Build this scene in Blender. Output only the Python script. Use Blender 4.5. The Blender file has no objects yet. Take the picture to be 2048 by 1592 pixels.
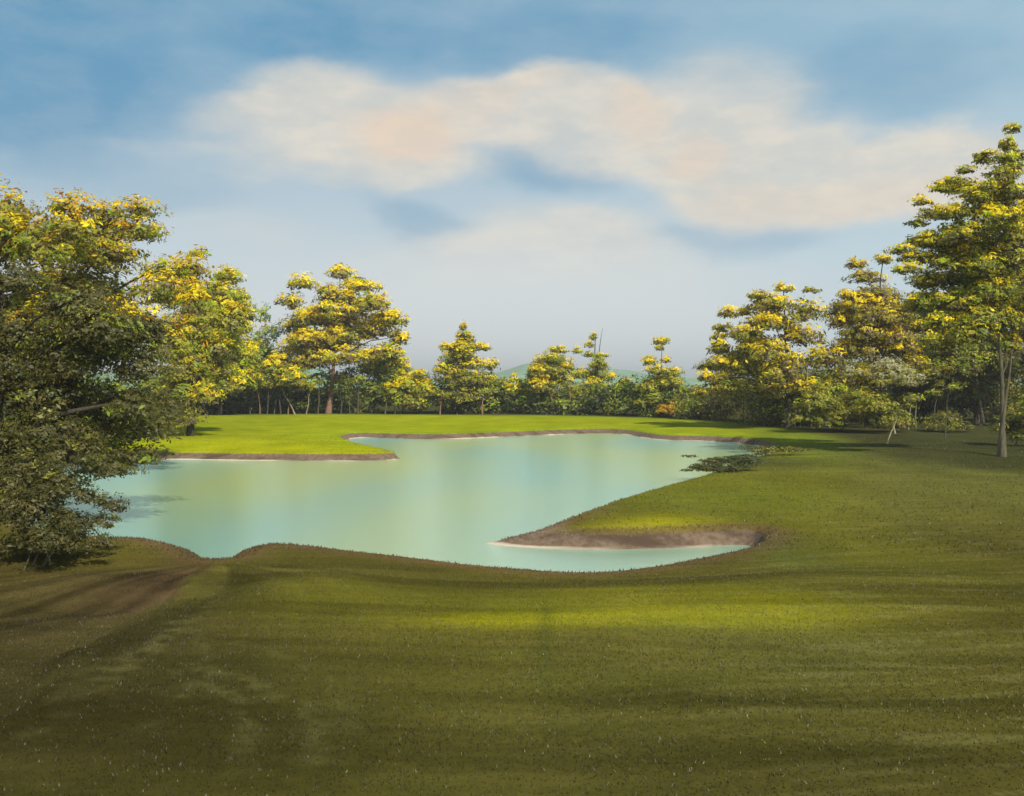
import bpy, math, random
import numpy as np
from mathutils import Vector

# ------------------------------------------------------------------ camera, sky, sun, exposure
SC = bpy.context.scene
COL = SC.collection
F, CX, HY, CAMH = 2196.0, 1024.0, 765.0, 4.0      # focal length in photo pixels, optical centre, eye level, camera height

cam_d = bpy.data.cameras.new('camera')
cam = bpy.data.objects.new('camera', cam_d)
COL.objects.link(cam)
cam.location = (0, 0, CAMH)
cam.rotation_euler = (math.radians(90), 0, 0)
cam_d.sensor_width = 36
cam_d.lens = F / 2048 * 36
cam_d.shift_y = -(796 - HY) / 2048
cam_d.clip_start, cam_d.clip_end = 0.1, 20000
SC.camera = cam
SC.view_settings.view_transform = 'Standard'
SC.view_settings.look = 'None'
SC.view_settings.exposure = 0.0
SC.view_settings.gamma = 1
SC.view_settings.use_curve_mapping = False

SUN_DIR = Vector((0.36, -0.80, 0.62)).normalized()    # towards the sun: behind and a little right of the camera
sun_d = bpy.data.lights.new('sun', 'SUN')
sun_d.energy = 4.6
sun_d.angle = math.radians(0.6)
sun_d.color = (1.0, 0.955, 0.86)
sun = bpy.data.objects.new('sun', sun_d)
COL.objects.link(sun)
sun.rotation_euler = SUN_DIR.to_track_quat('Z', 'Y').to_euler()


class NT:
    """small helper that writes node maths as expressions"""
    def __init__(s, tree): s.t = tree; s.n = tree.nodes; s.l = tree.links
    def node(s, typ, **kw):
        n = s.n.new(typ)
        for k, v in kw.items(): setattr(n, k, v)
        return n
    def put(s, sock, v):
        if isinstance(v, bpy.types.NodeSocket): s.l.new(v, sock)
        elif v is not None: sock.default_value = v
    def m(s, op, a, b=None, c=None, clamp=False):
        n = s.node('ShaderNodeMath', operation=op, use_clamp=clamp)
        s.put(n.inputs[0], a); s.put(n.inputs[1], b)
        if c is not None: s.put(n.inputs[2], c)
        return n.outputs[0]
    def mix(s, f, a, b, blend='MIX'):
        n = s.node('ShaderNodeMix', data_type='RGBA', blend_type=blend)
        s.put(n.inputs[0], f)
        for k, v in ((6, a), (7, b)):
            if isinstance(v, tuple) and len(v) == 3: v = (*v, 1)
            s.put(n.inputs[k], v)
        return n.outputs[2]
    def noise(s, vec, scale, detail=4, rough=.55, out=0):
        n = s.node('ShaderNodeTexNoise')
        if vec is not None: s.l.new(vec, n.inputs['Vector'])
        n.inputs['Scale'].default_value = scale
        n.inputs['Detail'].default_value = detail
        n.inputs['Roughness'].default_value = rough
        return n.outputs[out]
    def ramp(s, f, a, b):
        n = s.node('ShaderNodeMapRange', interpolation_type='SMOOTHSTEP')
        s.put(n.inputs[0], f)
        n.inputs[1].default_value = a; n.inputs[2].default_value = b
        return n.outputs[0]
    def scale(s, vec, v):
        n = s.node('ShaderNodeVectorMath', operation='MULTIPLY')
        s.l.new(vec, n.inputs[0]); n.inputs[1].default_value = v
        return n.outputs[0]


def build_sky():
    w = bpy.data.worlds.new('World'); SC.world = w; w.use_nodes = True
    w.node_tree.nodes.clear()
    t = NT(w.node_tree)
    out = t.node('ShaderNodeOutputWorld'); bg = t.node('ShaderNodeBackground')
    bg.inputs[1].default_value = 0.1
    t.l.new(bg.outputs[0], out.inputs[0])
    sky = t.node('ShaderNodeTexSky', sky_type='NISHITA', sun_disc=False)
    sky.sun_elevation = math.asin(SUN_DIR.z)
    sky.sun_rotation = math.atan2(SUN_DIR.x, SUN_DIR.y)
    sky.air_density = 1.0; sky.dust_density = 1.0
    co = t.node('ShaderNodeTexCoord').outputs['Generated']
    nrm = t.node('ShaderNodeVectorMath', operation='NORMALIZE'); t.l.new(co, nrm.inputs[0]); v = nrm.outputs[0]
    sep = t.node('ShaderNodeSeparateXYZ'); t.l.new(v, sep.inputs[0])
    az = t.m('ARCTAN2', sep.outputs[0], sep.outputs[1])
    el = t.m('ARCSINE', sep.outputs[2])
    # soft wandering of every edge, as in thin cumulus
    n1 = t.node('ShaderNodeTexNoise'); t.l.new(t.scale(v, (1, 1, 2.2)), n1.inputs['Vector'])
    n1.inputs['Scale'].default_value = 7; n1.inputs['Detail'].default_value = 5; n1.inputs['Roughness'].default_value = .52
    sc_ = t.node('ShaderNodeSeparateColor'); t.l.new(n1.outputs['Color'], sc_.inputs[0])
    azw = t.m('MULTIPLY_ADD', t.m('SUBTRACT', sc_.outputs[0], .5), .13, az)
    elw = t.m('MULTIPLY_ADD', t.m('SUBTRACT', sc_.outputs[1], .5), .065, el)

    def blob(px, py, rx, ry, amp, rot=0):
        a0 = math.atan((px - CX) / F); e0 = math.atan((HY - py) / math.hypot(F, px - CX))
        dx = t.m('SUBTRACT', azw, a0); dy = t.m('SUBTRACT', elw, e0)
        r = math.radians(rot); c, s = math.cos(r), math.sin(r)
        ax = t.m('MULTIPLY_ADD', dy, s * F / rx, t.m('MULTIPLY', dx, c * F / rx))
        ay = t.m('MULTIPLY_ADD', dy, c * F / ry, t.m('MULTIPLY', dx, -s * F / ry))
        d = t.m('MULTIPLY_ADD', ay, ay, t.m('MULTIPLY', ax, ax))
        return t.m('MULTIPLY', t.m('EXPONENT', t.m('MULTIPLY', t.m('MULTIPLY', d, d), -.55)), amp)

    def total(bl):
        s = 0.0
        for b in bl: s = t.m('ADD', blob(*b), s)
        return s
    clouds = total([(650, 190, 140, 62, 1), (540, 262, 150, 55, .8), (790, 285, 190, 70, .9), (700, 350, 260, 32, .6), (330, 300, 90, 14, .3),
                    (990, 215, 150, 62, .9), (1130, 190, 130, 48, .8), (1220, 265, 190, 62, .8), (1450, 185, 150, 65, .8), (1500, 260, 160, 50, .5), (1960, 330, 110, 60, .6),
                    (1380, 330, 170, 80, .8, -25), (1560, 330, 220, 75, .8), (1620, 420, 240, 50, .8), (1850, 290, 140, 45, .9), (1830, 370, 170, 70, .7),
                    (1120, 480, 160, 66, .9), (1130, 570, 380, 75, .9), (1100, 680, 500, 50, .6), (700, 520, 240, 60, .3), (940, 640, 400, 50, .4), (420, 450, 150, 45, .35)])
    # the same broken cloud all round the horizon
    n2 = t.noise(t.scale(v, (1, 1, 3)), 3.1, 5, .5)
    inview = t.m('MULTIPLY', t.ramp(t.m('ABSOLUTE', az), .46, .58), 1.0)
    above = t.ramp(el, .36, .46)
    rest = t.m('MULTIPLY', t.ramp(n2, .48, .68), t.m('MAXIMUM', inview, above))
    cm = t.m('MAXIMUM', t.ramp(clouds, .05, 1.2), rest)
    deep = t.m('MINIMUM', total([(20, 60, 260, 190, 1), (80, 250, 160, 60, .35), (650, 60, 190, 55, .9), (330, 190, 200, 70, .3), (1130, 85, 190, 60, .55), (1800, 150, 190, 70, .55),
                  (1090, 335, 110, 40, .6), (850, 455, 120, 36, .55, -20), (1470, 480, 160, 36, .5), (260, 370, 180, 40, .3)]), 1.0)
    peach = t.m('MINIMUM', total([(800, 285, 110, 45, .95), (960, 215, 90, 35, .3), (1275, 220, 55, 45, .5), (1395, 305, 75, 40, .6), (1640, 400, 230, 50, .4), (1080, 180, 90, 30, .2)]), 1.0)
    # clear-sky gradient by elevation
    cr = t.node('ShaderNodeValToRGB')
    t.l.new(t.m('MULTIPLY', el, 1 / 1.2), cr.inputs[0])
    e = cr.color_ramp.elements
    e[0].position = 0.0; e[0].color = (.75, .79, .81, 1)
    e[1].position = 1.0; e[1].color = (.06, .16, .38, 1)
    for p, c in ((.05, (.72, .77, .795)), (.10, (.58, .68, .735)), (.16, (.42, .56, .66)), (.24, (.22, .42, .58)), (.5, (.11, .27, .48))):
        x = e.new(p); x.color = (*c, 1)
    side = t.m('MULTIPLY', t.ramp(az, -.1, .45), .45)
    base = t.mix(side, cr.outputs[0], (.50, .70, .79))
    base = t.mix(t.m('MULTIPLY', deep, .78), base, (.075, .29, .49))
    mott = t.noise(t.scale(v, (1, 1, 2.5)), 16, 6, .6)
    base = t.mix(t.m('MULTIPLY', t.ramp(mott, .35, .7), .16), base, (.60, .66, .68))
    cc = t.mix(t.ramp(mott, .3, .75), (.68, .67, .61), (.90, .80, .65))
    cc = t.mix(t.ramp(el, .17, .06), cc, (.74, .78, .79))
    cc = t.mix(t.m('MULTIPLY', peach, .65), cc, (1.0, .69, .43))
    col = t.mix(t.m('MULTIPLY', cm, .9), base, cc)
    ten = t.node('ShaderNodeVectorMath', operation='SCALE'); t.l.new(col, ten.inputs[0]); ten.inputs['Scale'].default_value = 10
    fin = t.mix(.9, sky.outputs[0], ten.outputs[0])
    t.l.new(fin, bg.inputs[0])


build_sky()

# ------------------------------------------------------------------ helpers
rng = np.random.default_rng(7)
random.seed(7)


def at(px, py, z=0.0):
    """the point at height z that stands under photo pixel (px, py)"""
    d = (CAMH - z) * F / (py - HY)
    return ((px - CX) / F * d, d)


def tag(o, label=None, cat=None, group=None, kind=None):
    if label: o['label'] = label
    if cat: o['category'] = cat
    if group: o['group'] = group
    if kind: o['kind'] = kind
    return o


def empty(name, loc, label, cat, group=None):
    o = bpy.data.objects.new(name, None); COL.objects.link(o)
    o.location = loc; o.empty_display_size = .3
    return tag(o, label, cat, group)


def mesh_np(name, verts, faces, mat, parent=None, col=None, attrs=None, smooth=False, origin=None):
    """verts Nx3, faces MxK (all with K corners)"""
    verts = np.asarray(verts, np.float32)
    if origin is not None: verts = verts - np.asarray(origin, np.float32)
    faces = np.asarray(faces, np.int32)
    me = bpy.data.meshes.new(name)
    k = faces.shape[1]
    me.vertices.add(len(verts)); me.vertices.foreach_set('co', verts.ravel())
    me.loops.add(faces.size); me.loops.foreach_set('vertex_index', faces.ravel())
    me.polygons.add(len(faces))
    me.polygons.foreach_set('loop_start', np.arange(0, faces.size, k, dtype=np.int32))
    me.polygons.foreach_set('loop_total', np.full(len(faces), k, np.int32))
    if smooth: me.polygons.foreach_set('use_smooth', np.ones(len(faces), bool))
    if col is not None:
        c = np.ones((len(verts), 4), np.float32); c[:, :3] = col
        a = me.color_attributes.new('tint', 'FLOAT_COLOR', 'POINT'); a.data.foreach_set('color', c.ravel())
    for kk, vv in (attrs or {}).items():
        a = me.attributes.new(kk, 'FLOAT', 'POINT'); a.data.foreach_set('value', np.asarray(vv, np.float32))
    me.update(calc_edges=True); me.validate()
    me.materials.append(mat)
    o = bpy.data.objects.new(name, me); COL.objects.link(o)
    if parent is not None: o.parent = parent
    return o


def sm(a, b, x):
    t = np.clip((x - a) / (b - a), 0, 1)
    return t * t * (3 - 2 * t)


class Noise2:
    """value noise for numpy arrays"""
    def __init__(s, seed): s.g = np.random.default_rng(seed).random((256, 256))
    def __call__(s, x, y):
        xi = np.floor(x).astype(int); yi = np.floor(y).astype(int)
        fx = x - xi; fy = y - yi; fx = fx * fx * (3 - 2 * fx); fy = fy * fy * (3 - 2 * fy)
        g = s.g; a = g[xi % 256, yi % 256]; b = g[(xi + 1) % 256, yi % 256]; c = g[xi % 256, (yi + 1) % 256]; d = g[(xi + 1) % 256, (yi + 1) % 256]
        return (a * (1 - fx) + b * fx) * (1 - fy) + (c * (1 - fx) + d * fx) * fy
    def fbm(s, x, y, o=4):
        r = 0; a = .5; t = 0
        for i in range(o): r = r + a * s(x * 2 ** i + 17 * i, y * 2 ** i + 5 * i); t += a; a *= .5
        return r / t


NZ = Noise2(3)

# ------------------------------------------------------------------ materials
MATS = {}


def new_mat(name):
    m = bpy.data.materials.new(name); m.use_nodes = True; m.node_tree.nodes.clear()
    t = NT(m.node_tree); o = t.node('ShaderNodeOutputMaterial')
    MATS[name] = m
    return m, t, o


def leaf_material():
    m, t, o = new_mat('leaf')
    a = t.node('ShaderNodeVertexColor', layer_name='tint')
    d = t.node('ShaderNodeBsdfDiffuse'); d.inputs[1].default_value = .5
    tr = t.node('ShaderNodeBsdfTranslucent')
    t.l.new(a.outputs[0], d.inputs[0]); t.l.new(a.outputs[0], tr.inputs[0])
    mx = t.node('ShaderNodeMixShader'); mx.inputs[0].default_value = .34
    t.l.new(d.outputs[0], mx.inputs[1]); t.l.new(tr.outputs[0], mx.inputs[2])
    g = t.node('ShaderNodeBsdfGlossy'); g.inputs['Roughness'].default_value = .5; g.inputs[0].default_value = (.9, .9, .8, 1)
    m2 = t.node('ShaderNodeMixShader'); m2.inputs[0].default_value = .03
    t.l.new(mx.outputs[0], m2.inputs[1]); t.l.new(g.outputs[0], m2.inputs[2])
    t.l.new(m2.outputs[0], o.inputs[0])
    return m


def bark_material(name, c1, c2):
    m, t, o = new_mat(name)
    co = t.node('ShaderNodeTexCoord').outputs['Object']
    n = t.noise(t.scale(co, (9, 9, 1.6)), 1.6, 5, .6)
    b = t.node('ShaderNodeBsdfPrincipled'); b.inputs['Roughness'].default_value = .9
    t.l.new(t.mix(t.ramp(n, .35, .65), c1, c2), b.inputs['Base Color'])
    bp = t.node('ShaderNodeBump'); bp.inputs['Strength'].default_value = .6; bp.inputs['Distance'].default_value = .03
    t.l.new(n, bp.inputs['Height']); t.l.new(bp.outputs[0], b.inputs['Normal'])
    t.l.new(b.outputs[0], o.inputs[0])
    return m


def ground_material():
    m, t, o = new_mat('ground')
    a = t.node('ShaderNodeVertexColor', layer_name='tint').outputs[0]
    shore = t.node('ShaderNodeAttribute', attribute_name='shore').outputs['Fac']
    geo = t.node('ShaderNodeNewGeometry')
    pos = geo.outputs['Position']
    sp = t.node('ShaderNodeSeparateXYZ'); t.l.new(pos, sp.inputs[0])
    nf = t.noise(t.scale(pos, (1, 1, 1)), 7, 6, .62)
    ns = t.noise(t.scale(pos, (.35, 2.2, 1)), 1.3, 5, .6)          # mowing lines and drifts across the lawn
    nb = t.noise(pos, .45, 3, .5)
    c = t.mix(t.m('MULTIPLY', t.ramp(nf, .3, .75), .42), a, t.mix(1, a, (1.7, 1.65, 1.5), 'MULTIPLY'))
    c = t.mix(t.m('MULTIPLY', t.ramp(ns, .35, .7), .5), c, t.mix(1, c, (.62, .70, .55), 'MULTIPLY'))
    c = t.mix(t.m('MULTIPLY', t.ramp(nb, .35, .7), .3), c, t.mix(1, c, (1.35, 1.25, 1.1), 'MULTIPLY'))
    # bare cut bank: brown soil below the turf, pale dry sand on the waterline
    zz = t.m('MULTIPLY_ADD', t.m('SUBTRACT', nf, .5), .08, sp.outputs[2])
    soil = t.mix(t.ramp(nf, .3, .7), (.13, .088, .058), (.22, .155, .105))
    soil = t.mix(t.ramp(ns, .45, .7), soil, (.095, .062, .042))
    k = t.m('MULTIPLY', t.m('SUBTRACT', 1.0, t.ramp(zz, .29, .37)), t.m('SUBTRACT', 1.0, t.ramp(shore, .5, .8)))
    c = t.mix(k, c, soil)
    ws = t.m('MULTIPLY_ADD', t.m('SUBTRACT', ns, .5), .09, sp.outputs[2])
    nl = t.noise(t.scale(pos, (.25, .4, 1)), 1.0, 2, .5)
    sand = t.m('MULTIPLY', t.m('MULTIPLY', t.m('SUBTRACT', 1.0, t.ramp(ws, .01, .06)), t.ramp(nl, .38, .58)), t.m('SUBTRACT', 1.0, t.ramp(shore, .3, .6)))
    c = t.mix(t.m('MULTIPLY', sand, .85), c, (.62, .50, .38))
    d = t.node('ShaderNodeBsdfDiffuse'); d.inputs[1].default_value = .6
    t.l.new(c, d.inputs[0])
    bp = t.node('ShaderNodeBump'); bp.inputs['Strength'].default_value = .5; bp.inputs['Distance'].default_value = .05
    t.l.new(nf, bp.inputs['Height']); t.l.new(bp.outputs[0], d.inputs['Normal'])
    t.l.new(d.outputs[0], o.inputs[0])
    return m


def water_material():
    m, t, o = new_mat('pond_water')
    pos = t.node('ShaderNodeNewGeometry').outputs['Position']
    n1 = t.noise(t.scale(pos, (.35, 2.6, 1)), 2.2, 4, .6)
    n2 = t.noise(t.scale(pos, (1, 3, 1)), 9, 3, .6)
    h = t.m('MULTIPLY_ADD', n2, .3, n1)
    bp = t.node('ShaderNodeBump'); bp.inputs['Strength'].default_value = .28; bp.inputs['Distance'].default_value = .05
    t.l.new(h, bp.inputs['Height'])
    big = t.noise(t.scale(pos, (.11, .03, 1)), 1.0, 1, .4)
    # silty water, tree and sky reflections painted in as green and bluer blotches
    col = t.mix(t.ramp(big, .3, .7), (.52, .66, .30), (.30, .60, .52))
    d = t.node('ShaderNodeBsdfDiffuse'); t.l.new(col, d.inputs[0])
    g = t.node('ShaderNodeBsdfGlossy'); g.inputs['Roughness'].default_value = .09; g.inputs[0].default_value = (.93, 1, .84, 1)
    t.l.new(bp.outputs[0], g.inputs['Normal'])
    mx = t.node('ShaderNodeMixShader'); mx.inputs[0].default_value = .58
    t.l.new(d.outputs[0], mx.inputs[1]); t.l.new(g.outputs[0], mx.inputs[2])
    t.l.new(mx.outputs[0], o.inputs[0])
    return m


def hill_material():
    m, t, o = new_mat('wooded_hill')
    pos = t.node('ShaderNodeNewGeometry').outputs['Position']
    n = t.noise(pos, .06, 5, .6)
    d = t.node('ShaderNodeBsdfDiffuse')
    t.l.new(t.mix(t.ramp(n, .35, .65), (.20, .32, .19), (.28, .40, .24)), d.inputs[0])
    t.l.new(d.outputs[0], o.inputs[0])
    return m


LEAF = leaf_material()
GROUND = ground_material()
WATER = water_material()
HILL = hill_material()
BARK = {'grey': bark_material('grey_bark', (.07, .060, .03), (.13, .11, .06)),
        'red': bark_material('red_bark', (.17, .085, .05), (.34, .19, .12)),
        'dark': bark_material('dark_bark', (.045, .035, .022), (.09, .07, .04)),
        'pale': bark_material('pale_bark', (.22, .20, .11), (.36, .31, .18))}

# ------------------------------------------------------------------ pond outline and terrain
NEAR, FAR = .28, 0.0
pond_px = [(815, 917, 0), (800, 907, .3), (770, 897, .35), (730, 889, .35), (700, 883, .3), (690, 878, .1), (712, 875, 0), (760, 876, 0), (840, 878, 0), (900, 878, 0),
           (1000, 874, 0), (1110, 869, 0), (1200, 866, 0), (1250, 868, 0), (1290, 876, 0), (1330, 881, 0), (1420, 882, 0), (1500, 888, 0), (1550, 896, .1),
           (1540, 903, .3), (1480, 926, .3), (1420, 946, .3), (1350, 966, .3), (1250, 993, .3), (1150, 1028, .3), (1060, 1060, .22), (1000, 1076, .1), (962, 1085, 0),
           (1000, 1092, 0), (1100, 1097, 0), (1200, 1099, 0), (1300, 1098, 0), (1400, 1094, 0), (1470, 1089, 0), (1512, 1086, .05),
           (1495, 1098, .28), (1400, 1118, .28), (1300, 1139, .28), (1180, 1153, .28), (1050, 1146, .28), (900, 1131, .28), (700, 1105, .28), (600, 1095, .28), (540, 1092, .28),
           (490, 1099, .28), (456, 1109, .28), (441, 1119, .28), (438, 1124, .28), (436, 1124, .28), (430, 1119, .28), (406, 1105, .28), (360, 1091, .28), (300, 1082, .28), (240, 1080, .28), (150, 1075, .28), (60, 1050, .28),
           (0, 1010, .28), (-30, 960, .2), (60, 928, .1), (150, 921, 0), (230, 917, 0), (360, 919, 0), (500, 921, 0), (640, 922, 0), (760, 922, 0)]
pond = np.array([at(*p) for p in pond_px])


def chaikin(p, n=2):
    for _ in range(n):
        q = np.roll(p, -1, 0)
        p = np.stack([.75 * p + .25 * q, .25 * p + .75 * q], 1).reshape(-1, 2)
    return p


pond_s = chaikin(pond, 2)
# the notch between the two near mounds stays crisp enough; small wander along the shore
dd = NZ.fbm(pond_s[:, 0] * .7, pond_s[:, 1] * .7, 3) - .5
pond_s = pond_s + np.stack([dd * .25, dd * .12], 1)


def sdf(P, poly, closed=True):
    """distance to the outline, negative inside"""
    out = np.empty(len(P)); A = poly; B = np.roll(poly, -1, 0)
    if not closed: A, B = A[:-1], B[:-1]
    AB = B - A; L = (AB ** 2).sum(1) + 1e-9
    for i in range(0, len(P), 20000):
        p = P[i:i + 20000, None, :]
        h = np.clip(((p - A) * AB).sum(2) / L, 0, 1)
        d = np.sqrt((((p - A) - h[..., None] * AB) ** 2).sum(2)).min(1)
        if closed:
            py = p[..., 1]; px = p[..., 0]
            cr = ((A[:, 1] > py) != (B[:, 1] > py)) & (px < (B[:, 0] - A[:, 0]) * (py - A[:, 1]) / (B[:, 1] - A[:, 1] + 1e-12) + A[:, 0])
            d = np.where(cr.sum(1) % 2 == 1, -d, d)
        out[i:i + 20000] = d
    return out


wood_px = [(-900, 842), (0, 836), (430, 831), (640, 829), (900, 831), (1100, 832), (1300, 837), (1450, 846), (1560, 858), (1640, 872), (1720, 890), (1780, 915), (1900, 940), (2050, 945), (2600, 960)]
wood = np.array([at(a, b, .5) for a, b in wood_px])
thick = wood.copy()
for i in range(len(thick)):
    if wood_px[i][0] > 1600: thick[i] = np.array([(wood_px[i][0] - CX) / F, 1]) * (96 - .012 * (wood_px[i][0] - 1600))
wood_poly = np.vstack([wood, [(400, 60), (400, 600), (-400, 600), (-400, 120)]])


def nearbump(x, y):
    """mounds of the near bank"""
    z = 0
    for (px, py, sx, sy, a) in ((560, 1180, 2.2, 2.6, .22), (250, 1135, 1.8, 1.6, .18), (430, 1190, .9, 2.5, -.12), (1550, 1180, 4, 3, .2), (150, 1190, 2.2, .8, -.14)):
        cx, cy = at(px, py, .6)
        z = z + a * np.exp(-((x - cx) / sx) ** 2 - ((y - cy) / sy) ** 2)
    lw = ridge_side(np.atleast_1d(x), np.atleast_1d(y))
    return z - .16 * lw * sm(23, 20.5, y) * sm(6, 10, y)


def ground_z(x, y, d):
    r = np.hypot(x, y)
    n = NZ.fbm(x * .12, y * .12, 4) - .5
    land = .40 * sm(0, .42, d) + .14 * (1 - np.exp(-np.maximum(d, 0) / 5)) + (nearbump(x, y) + .75 * sm(22, 6, r)) * sm(.2, 4, d) + n * .35 * sm(1, 12, d) * sm(140, 60, r) + .6 * sm(150, 600, r) * (n + .5)
    tx = x - at(962, 1085, .05)[0]
    low = sm(-.3, 3.2, tx) * .8 + .2                               # the spit sinks to a point at its western end
    land = np.where((y > 25) & (y < 31) & (tx > -1) & (d < 4), land * np.where(y < 45, low, 1), land)
    return np.where(d < 0, np.maximum(d * 1.1, -1.3), land)


def ztop(x, y):
    P = np.array([[x, y]]); return float(ground_z(P[:, 0], P[:, 1], sdf(P, pond_s))[0])


def ridge_side(x, y):
    """1 on the low, darker side of the ridge that runs down from the notch in the near bank"""
    pts = np.array([at(437, 1119, .4), at(395, 1150, .55), at(300, 1215, .7), at(190, 1300, .85), at(60, 1400, 1.0), at(-150, 1560, 1.15)])
    P = np.stack([x, y], 1)
    # horizontal offset from the ridge at the same distance
    xr = np.interp(y, pts[::-1, 1], pts[::-1, 0]) + (NZ.fbm(x * 1.3, y * 1.3, 3) - .5) * .7
    return sm(.22, -.35, x - xr) * sm(pts[0, 1] + .3, pts[0, 1] - .3, y)


def blob2(x, y, px, py, rx, ry, z=.6, rot=0):
    """patch mask for turf colour and painted shade, centre and reach given over the photo, laid out on the ground"""
    cx, cy = at(px, py, z)
    ex = rx / F * cy
    e0 = at(px, py - ry, z)[1] if py - ry > HY + 20 else cy * 1.5
    ey = max(abs(e0 - cy), .1)
    return np.exp(-((x - cx) / ex) ** 2 - ((y - cy) / ey) ** 2)


def ground_col(x, y, d, dw):
    """turf colour, with shade painted into the left foreground and the wood floor"""
    r = np.hypot(x, y)
    N = len(x)
    def mixc(c, k, new): return c * (1 - k[:, None]) + np.array(new) * k[:, None]
    n = NZ.fbm(x * .6, y * .25, 4)
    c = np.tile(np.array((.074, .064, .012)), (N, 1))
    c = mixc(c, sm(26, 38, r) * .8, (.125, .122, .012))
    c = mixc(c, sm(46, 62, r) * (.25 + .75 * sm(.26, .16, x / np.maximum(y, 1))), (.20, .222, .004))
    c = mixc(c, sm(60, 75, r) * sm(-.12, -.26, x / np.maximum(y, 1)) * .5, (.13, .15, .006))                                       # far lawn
    c = mixc(c, np.clip(blob2(x, y, 500, 890, 330, 22) + blob2(x, y, 700, 905, 160, 14), 0, 1) * .8, (.27, .27, .002))
    c = mixc(c, sm(7, 0, d) * sm(55, 70, r) * .25, (.16, .26, .01))
    c = mixc(c, np.clip(blob2(x, y, 1260, 1052, 150, 16) + .6 * blob2(x, y, 1350, 1035, 120, 16), 0, 1), (.30, .27, .003))
    c = mixc(c, blob2(x, y, 1450, 990, 220, 30) * .5, (.13, .15, .014))
    c = mixc(c, np.clip(blob2(x, y, 1010, 1280, 160, 26) + .75 * blob2(x, y, 1330, 1275, 260, 26) + .6 * blob2(x, y, 1560, 1240, 200, 40), 0, 1) * .9, (.20, .19, .006))
    c = mixc(c, blob2(x, y, 1250, 1225, 330, 40) * .6, (.15, .145, .008))
    c = mixc(c, blob2(x, y, 700, 1230, 320, 60) * .5, (.11, .105, .008))
    c = mixc(c, blob2(x, y, 1700, 1080, 180, 60) * .5, (.15, .145, .012))
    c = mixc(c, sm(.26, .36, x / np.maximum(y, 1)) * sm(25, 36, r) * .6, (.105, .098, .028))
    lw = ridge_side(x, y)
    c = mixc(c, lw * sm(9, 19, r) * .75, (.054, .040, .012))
    c = mixc(c, np.clip(blob2(x, y, 60, 1260, 300, 120) * lw + blob2(x, y, 150, 1170, 240, 40) + blob2(x, y, -100, 1500, 420, 160), 0, 1) * .85, (.046, .034, .011))  # shade of the left foreground, painted as dark brown ground
    c = mixc(c, blob2(x, y, 340, 1150, 130, 50) * .95 * lw, (.070, .042, .022))
    c = mixc(c, blob2(x, y, 230, 1110, 160, 18) * .6, (.105, .085, .014))
    c = mixc(c, blob2(x, y, 1640, 1330, 420, 60) * .3, (.085, .088, .022))
    c = mixc(c, blob2(x, y, 1570, 1090, 70, 40) * .7, (.085, .098, .018))
    c = mixc(c, blob2(x, y, 1300, 1450, 500, 90) * .4, (.062, .066, .012))
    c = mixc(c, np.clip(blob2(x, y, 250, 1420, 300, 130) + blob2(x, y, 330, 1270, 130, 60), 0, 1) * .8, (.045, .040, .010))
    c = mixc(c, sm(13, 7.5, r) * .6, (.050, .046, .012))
    c = mixc(c, sm(-.05, -.42, x / np.maximum(y, 1)) * sm(20, 12, r) * .6, (.026, .022, .007))  # deeper painted shade across the near left turf
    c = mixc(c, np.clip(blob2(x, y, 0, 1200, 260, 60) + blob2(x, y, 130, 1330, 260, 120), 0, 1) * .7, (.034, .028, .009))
    # thin bare turf just behind the near shore
    c = mixc(c, sm(1.5, .2, d) * sm(34, 28, r) * .85, (.125, .076, .036))
    a = np.array(at(962, 1085, .05)); tx = x - a[0]; tip = sm(2.6, 1.2, tx) * (tx > -1) * sm(34, 31, r) * sm(20, 25, r)
    c = mixc(c, tip * sm(3, 2, np.abs(y - a[1])), (.22, .15, .10))
    c = mixc(c, sm(.55, .35, d) * sm(28, 29, r) * sm(48, 40, r) * (x > 0) * (x < 9) * .7, (.20, .145, .085))
    # dry thatch lying in long sweeps
    st = NZ.fbm((x * .95 + y * .25) * .9, (y - x * .28) * 7, 4)
    c = mixc(c, sm(.56, .72, st) * sm(-1, 6, x) * sm(40, 20, r) * .32, (.18, .165, .06))
    st = NZ.fbm(x * .5 + 9, y * 4, 3)
    c = mixc(c, sm(.52, .7, st) * sm(40, 55, r) * .35, (.30, .30, .02))
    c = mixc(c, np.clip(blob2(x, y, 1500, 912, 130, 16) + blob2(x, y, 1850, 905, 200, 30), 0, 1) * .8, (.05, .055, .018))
    # worn, dry streaks that swing over the near mound
    for (x0, y0, x1, y1, wd, k) in ((360, 1380, 470, 1560, .12, .5), (420, 1380, 640, 1540, .16, .5), (440, 1120, 120, 1400, .16, .35), (380, 1250, 260, 1500, .10, .25), (470, 1300, 700, 1470, .10, .3), (350, 1200, 60, 1480, .12, .3)):
        a = np.array(at(x0, y0, .9)); b = np.array(at(x1, y1, 1.1)); ab = b - a
        P = np.stack([x, y], 1)
        tt = np.clip(((P - a) @ ab) / (ab @ ab), 0, 1)
        bow = np.sin(tt * math.pi) * .35
        q = a + tt[:, None] * ab + np.stack([-ab[1], ab[0]])[None, :] / math.hypot(*ab) * bow[:, None]
        dist = np.hypot(*(P - q).T)
        c = mixc(c, np.exp(-(dist / wd) ** 2) * k * .6 * sm(.3, .7, NZ.fbm(x * 5, y * 4, 3)), (.15, .138, .05))
    ax, ay = at(425, 1120, .5)                                     # lighter and darker colour bands fanning out from the notch
    ang = np.arctan2(x - ax, ay - y + .6); rho = np.hypot(x - ax, y - ay)
    fan = NZ.fbm(ang * 7 + 40 + rho * .12, rho * .12, 3)
    kf = sm(ay + .5, ay - 1.5, y) * sm(5, 0, x - ax) * .9
    c = c * (1 + (sm(.3, .7, fan) - .5) * .85 * kf)[:, None]
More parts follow.
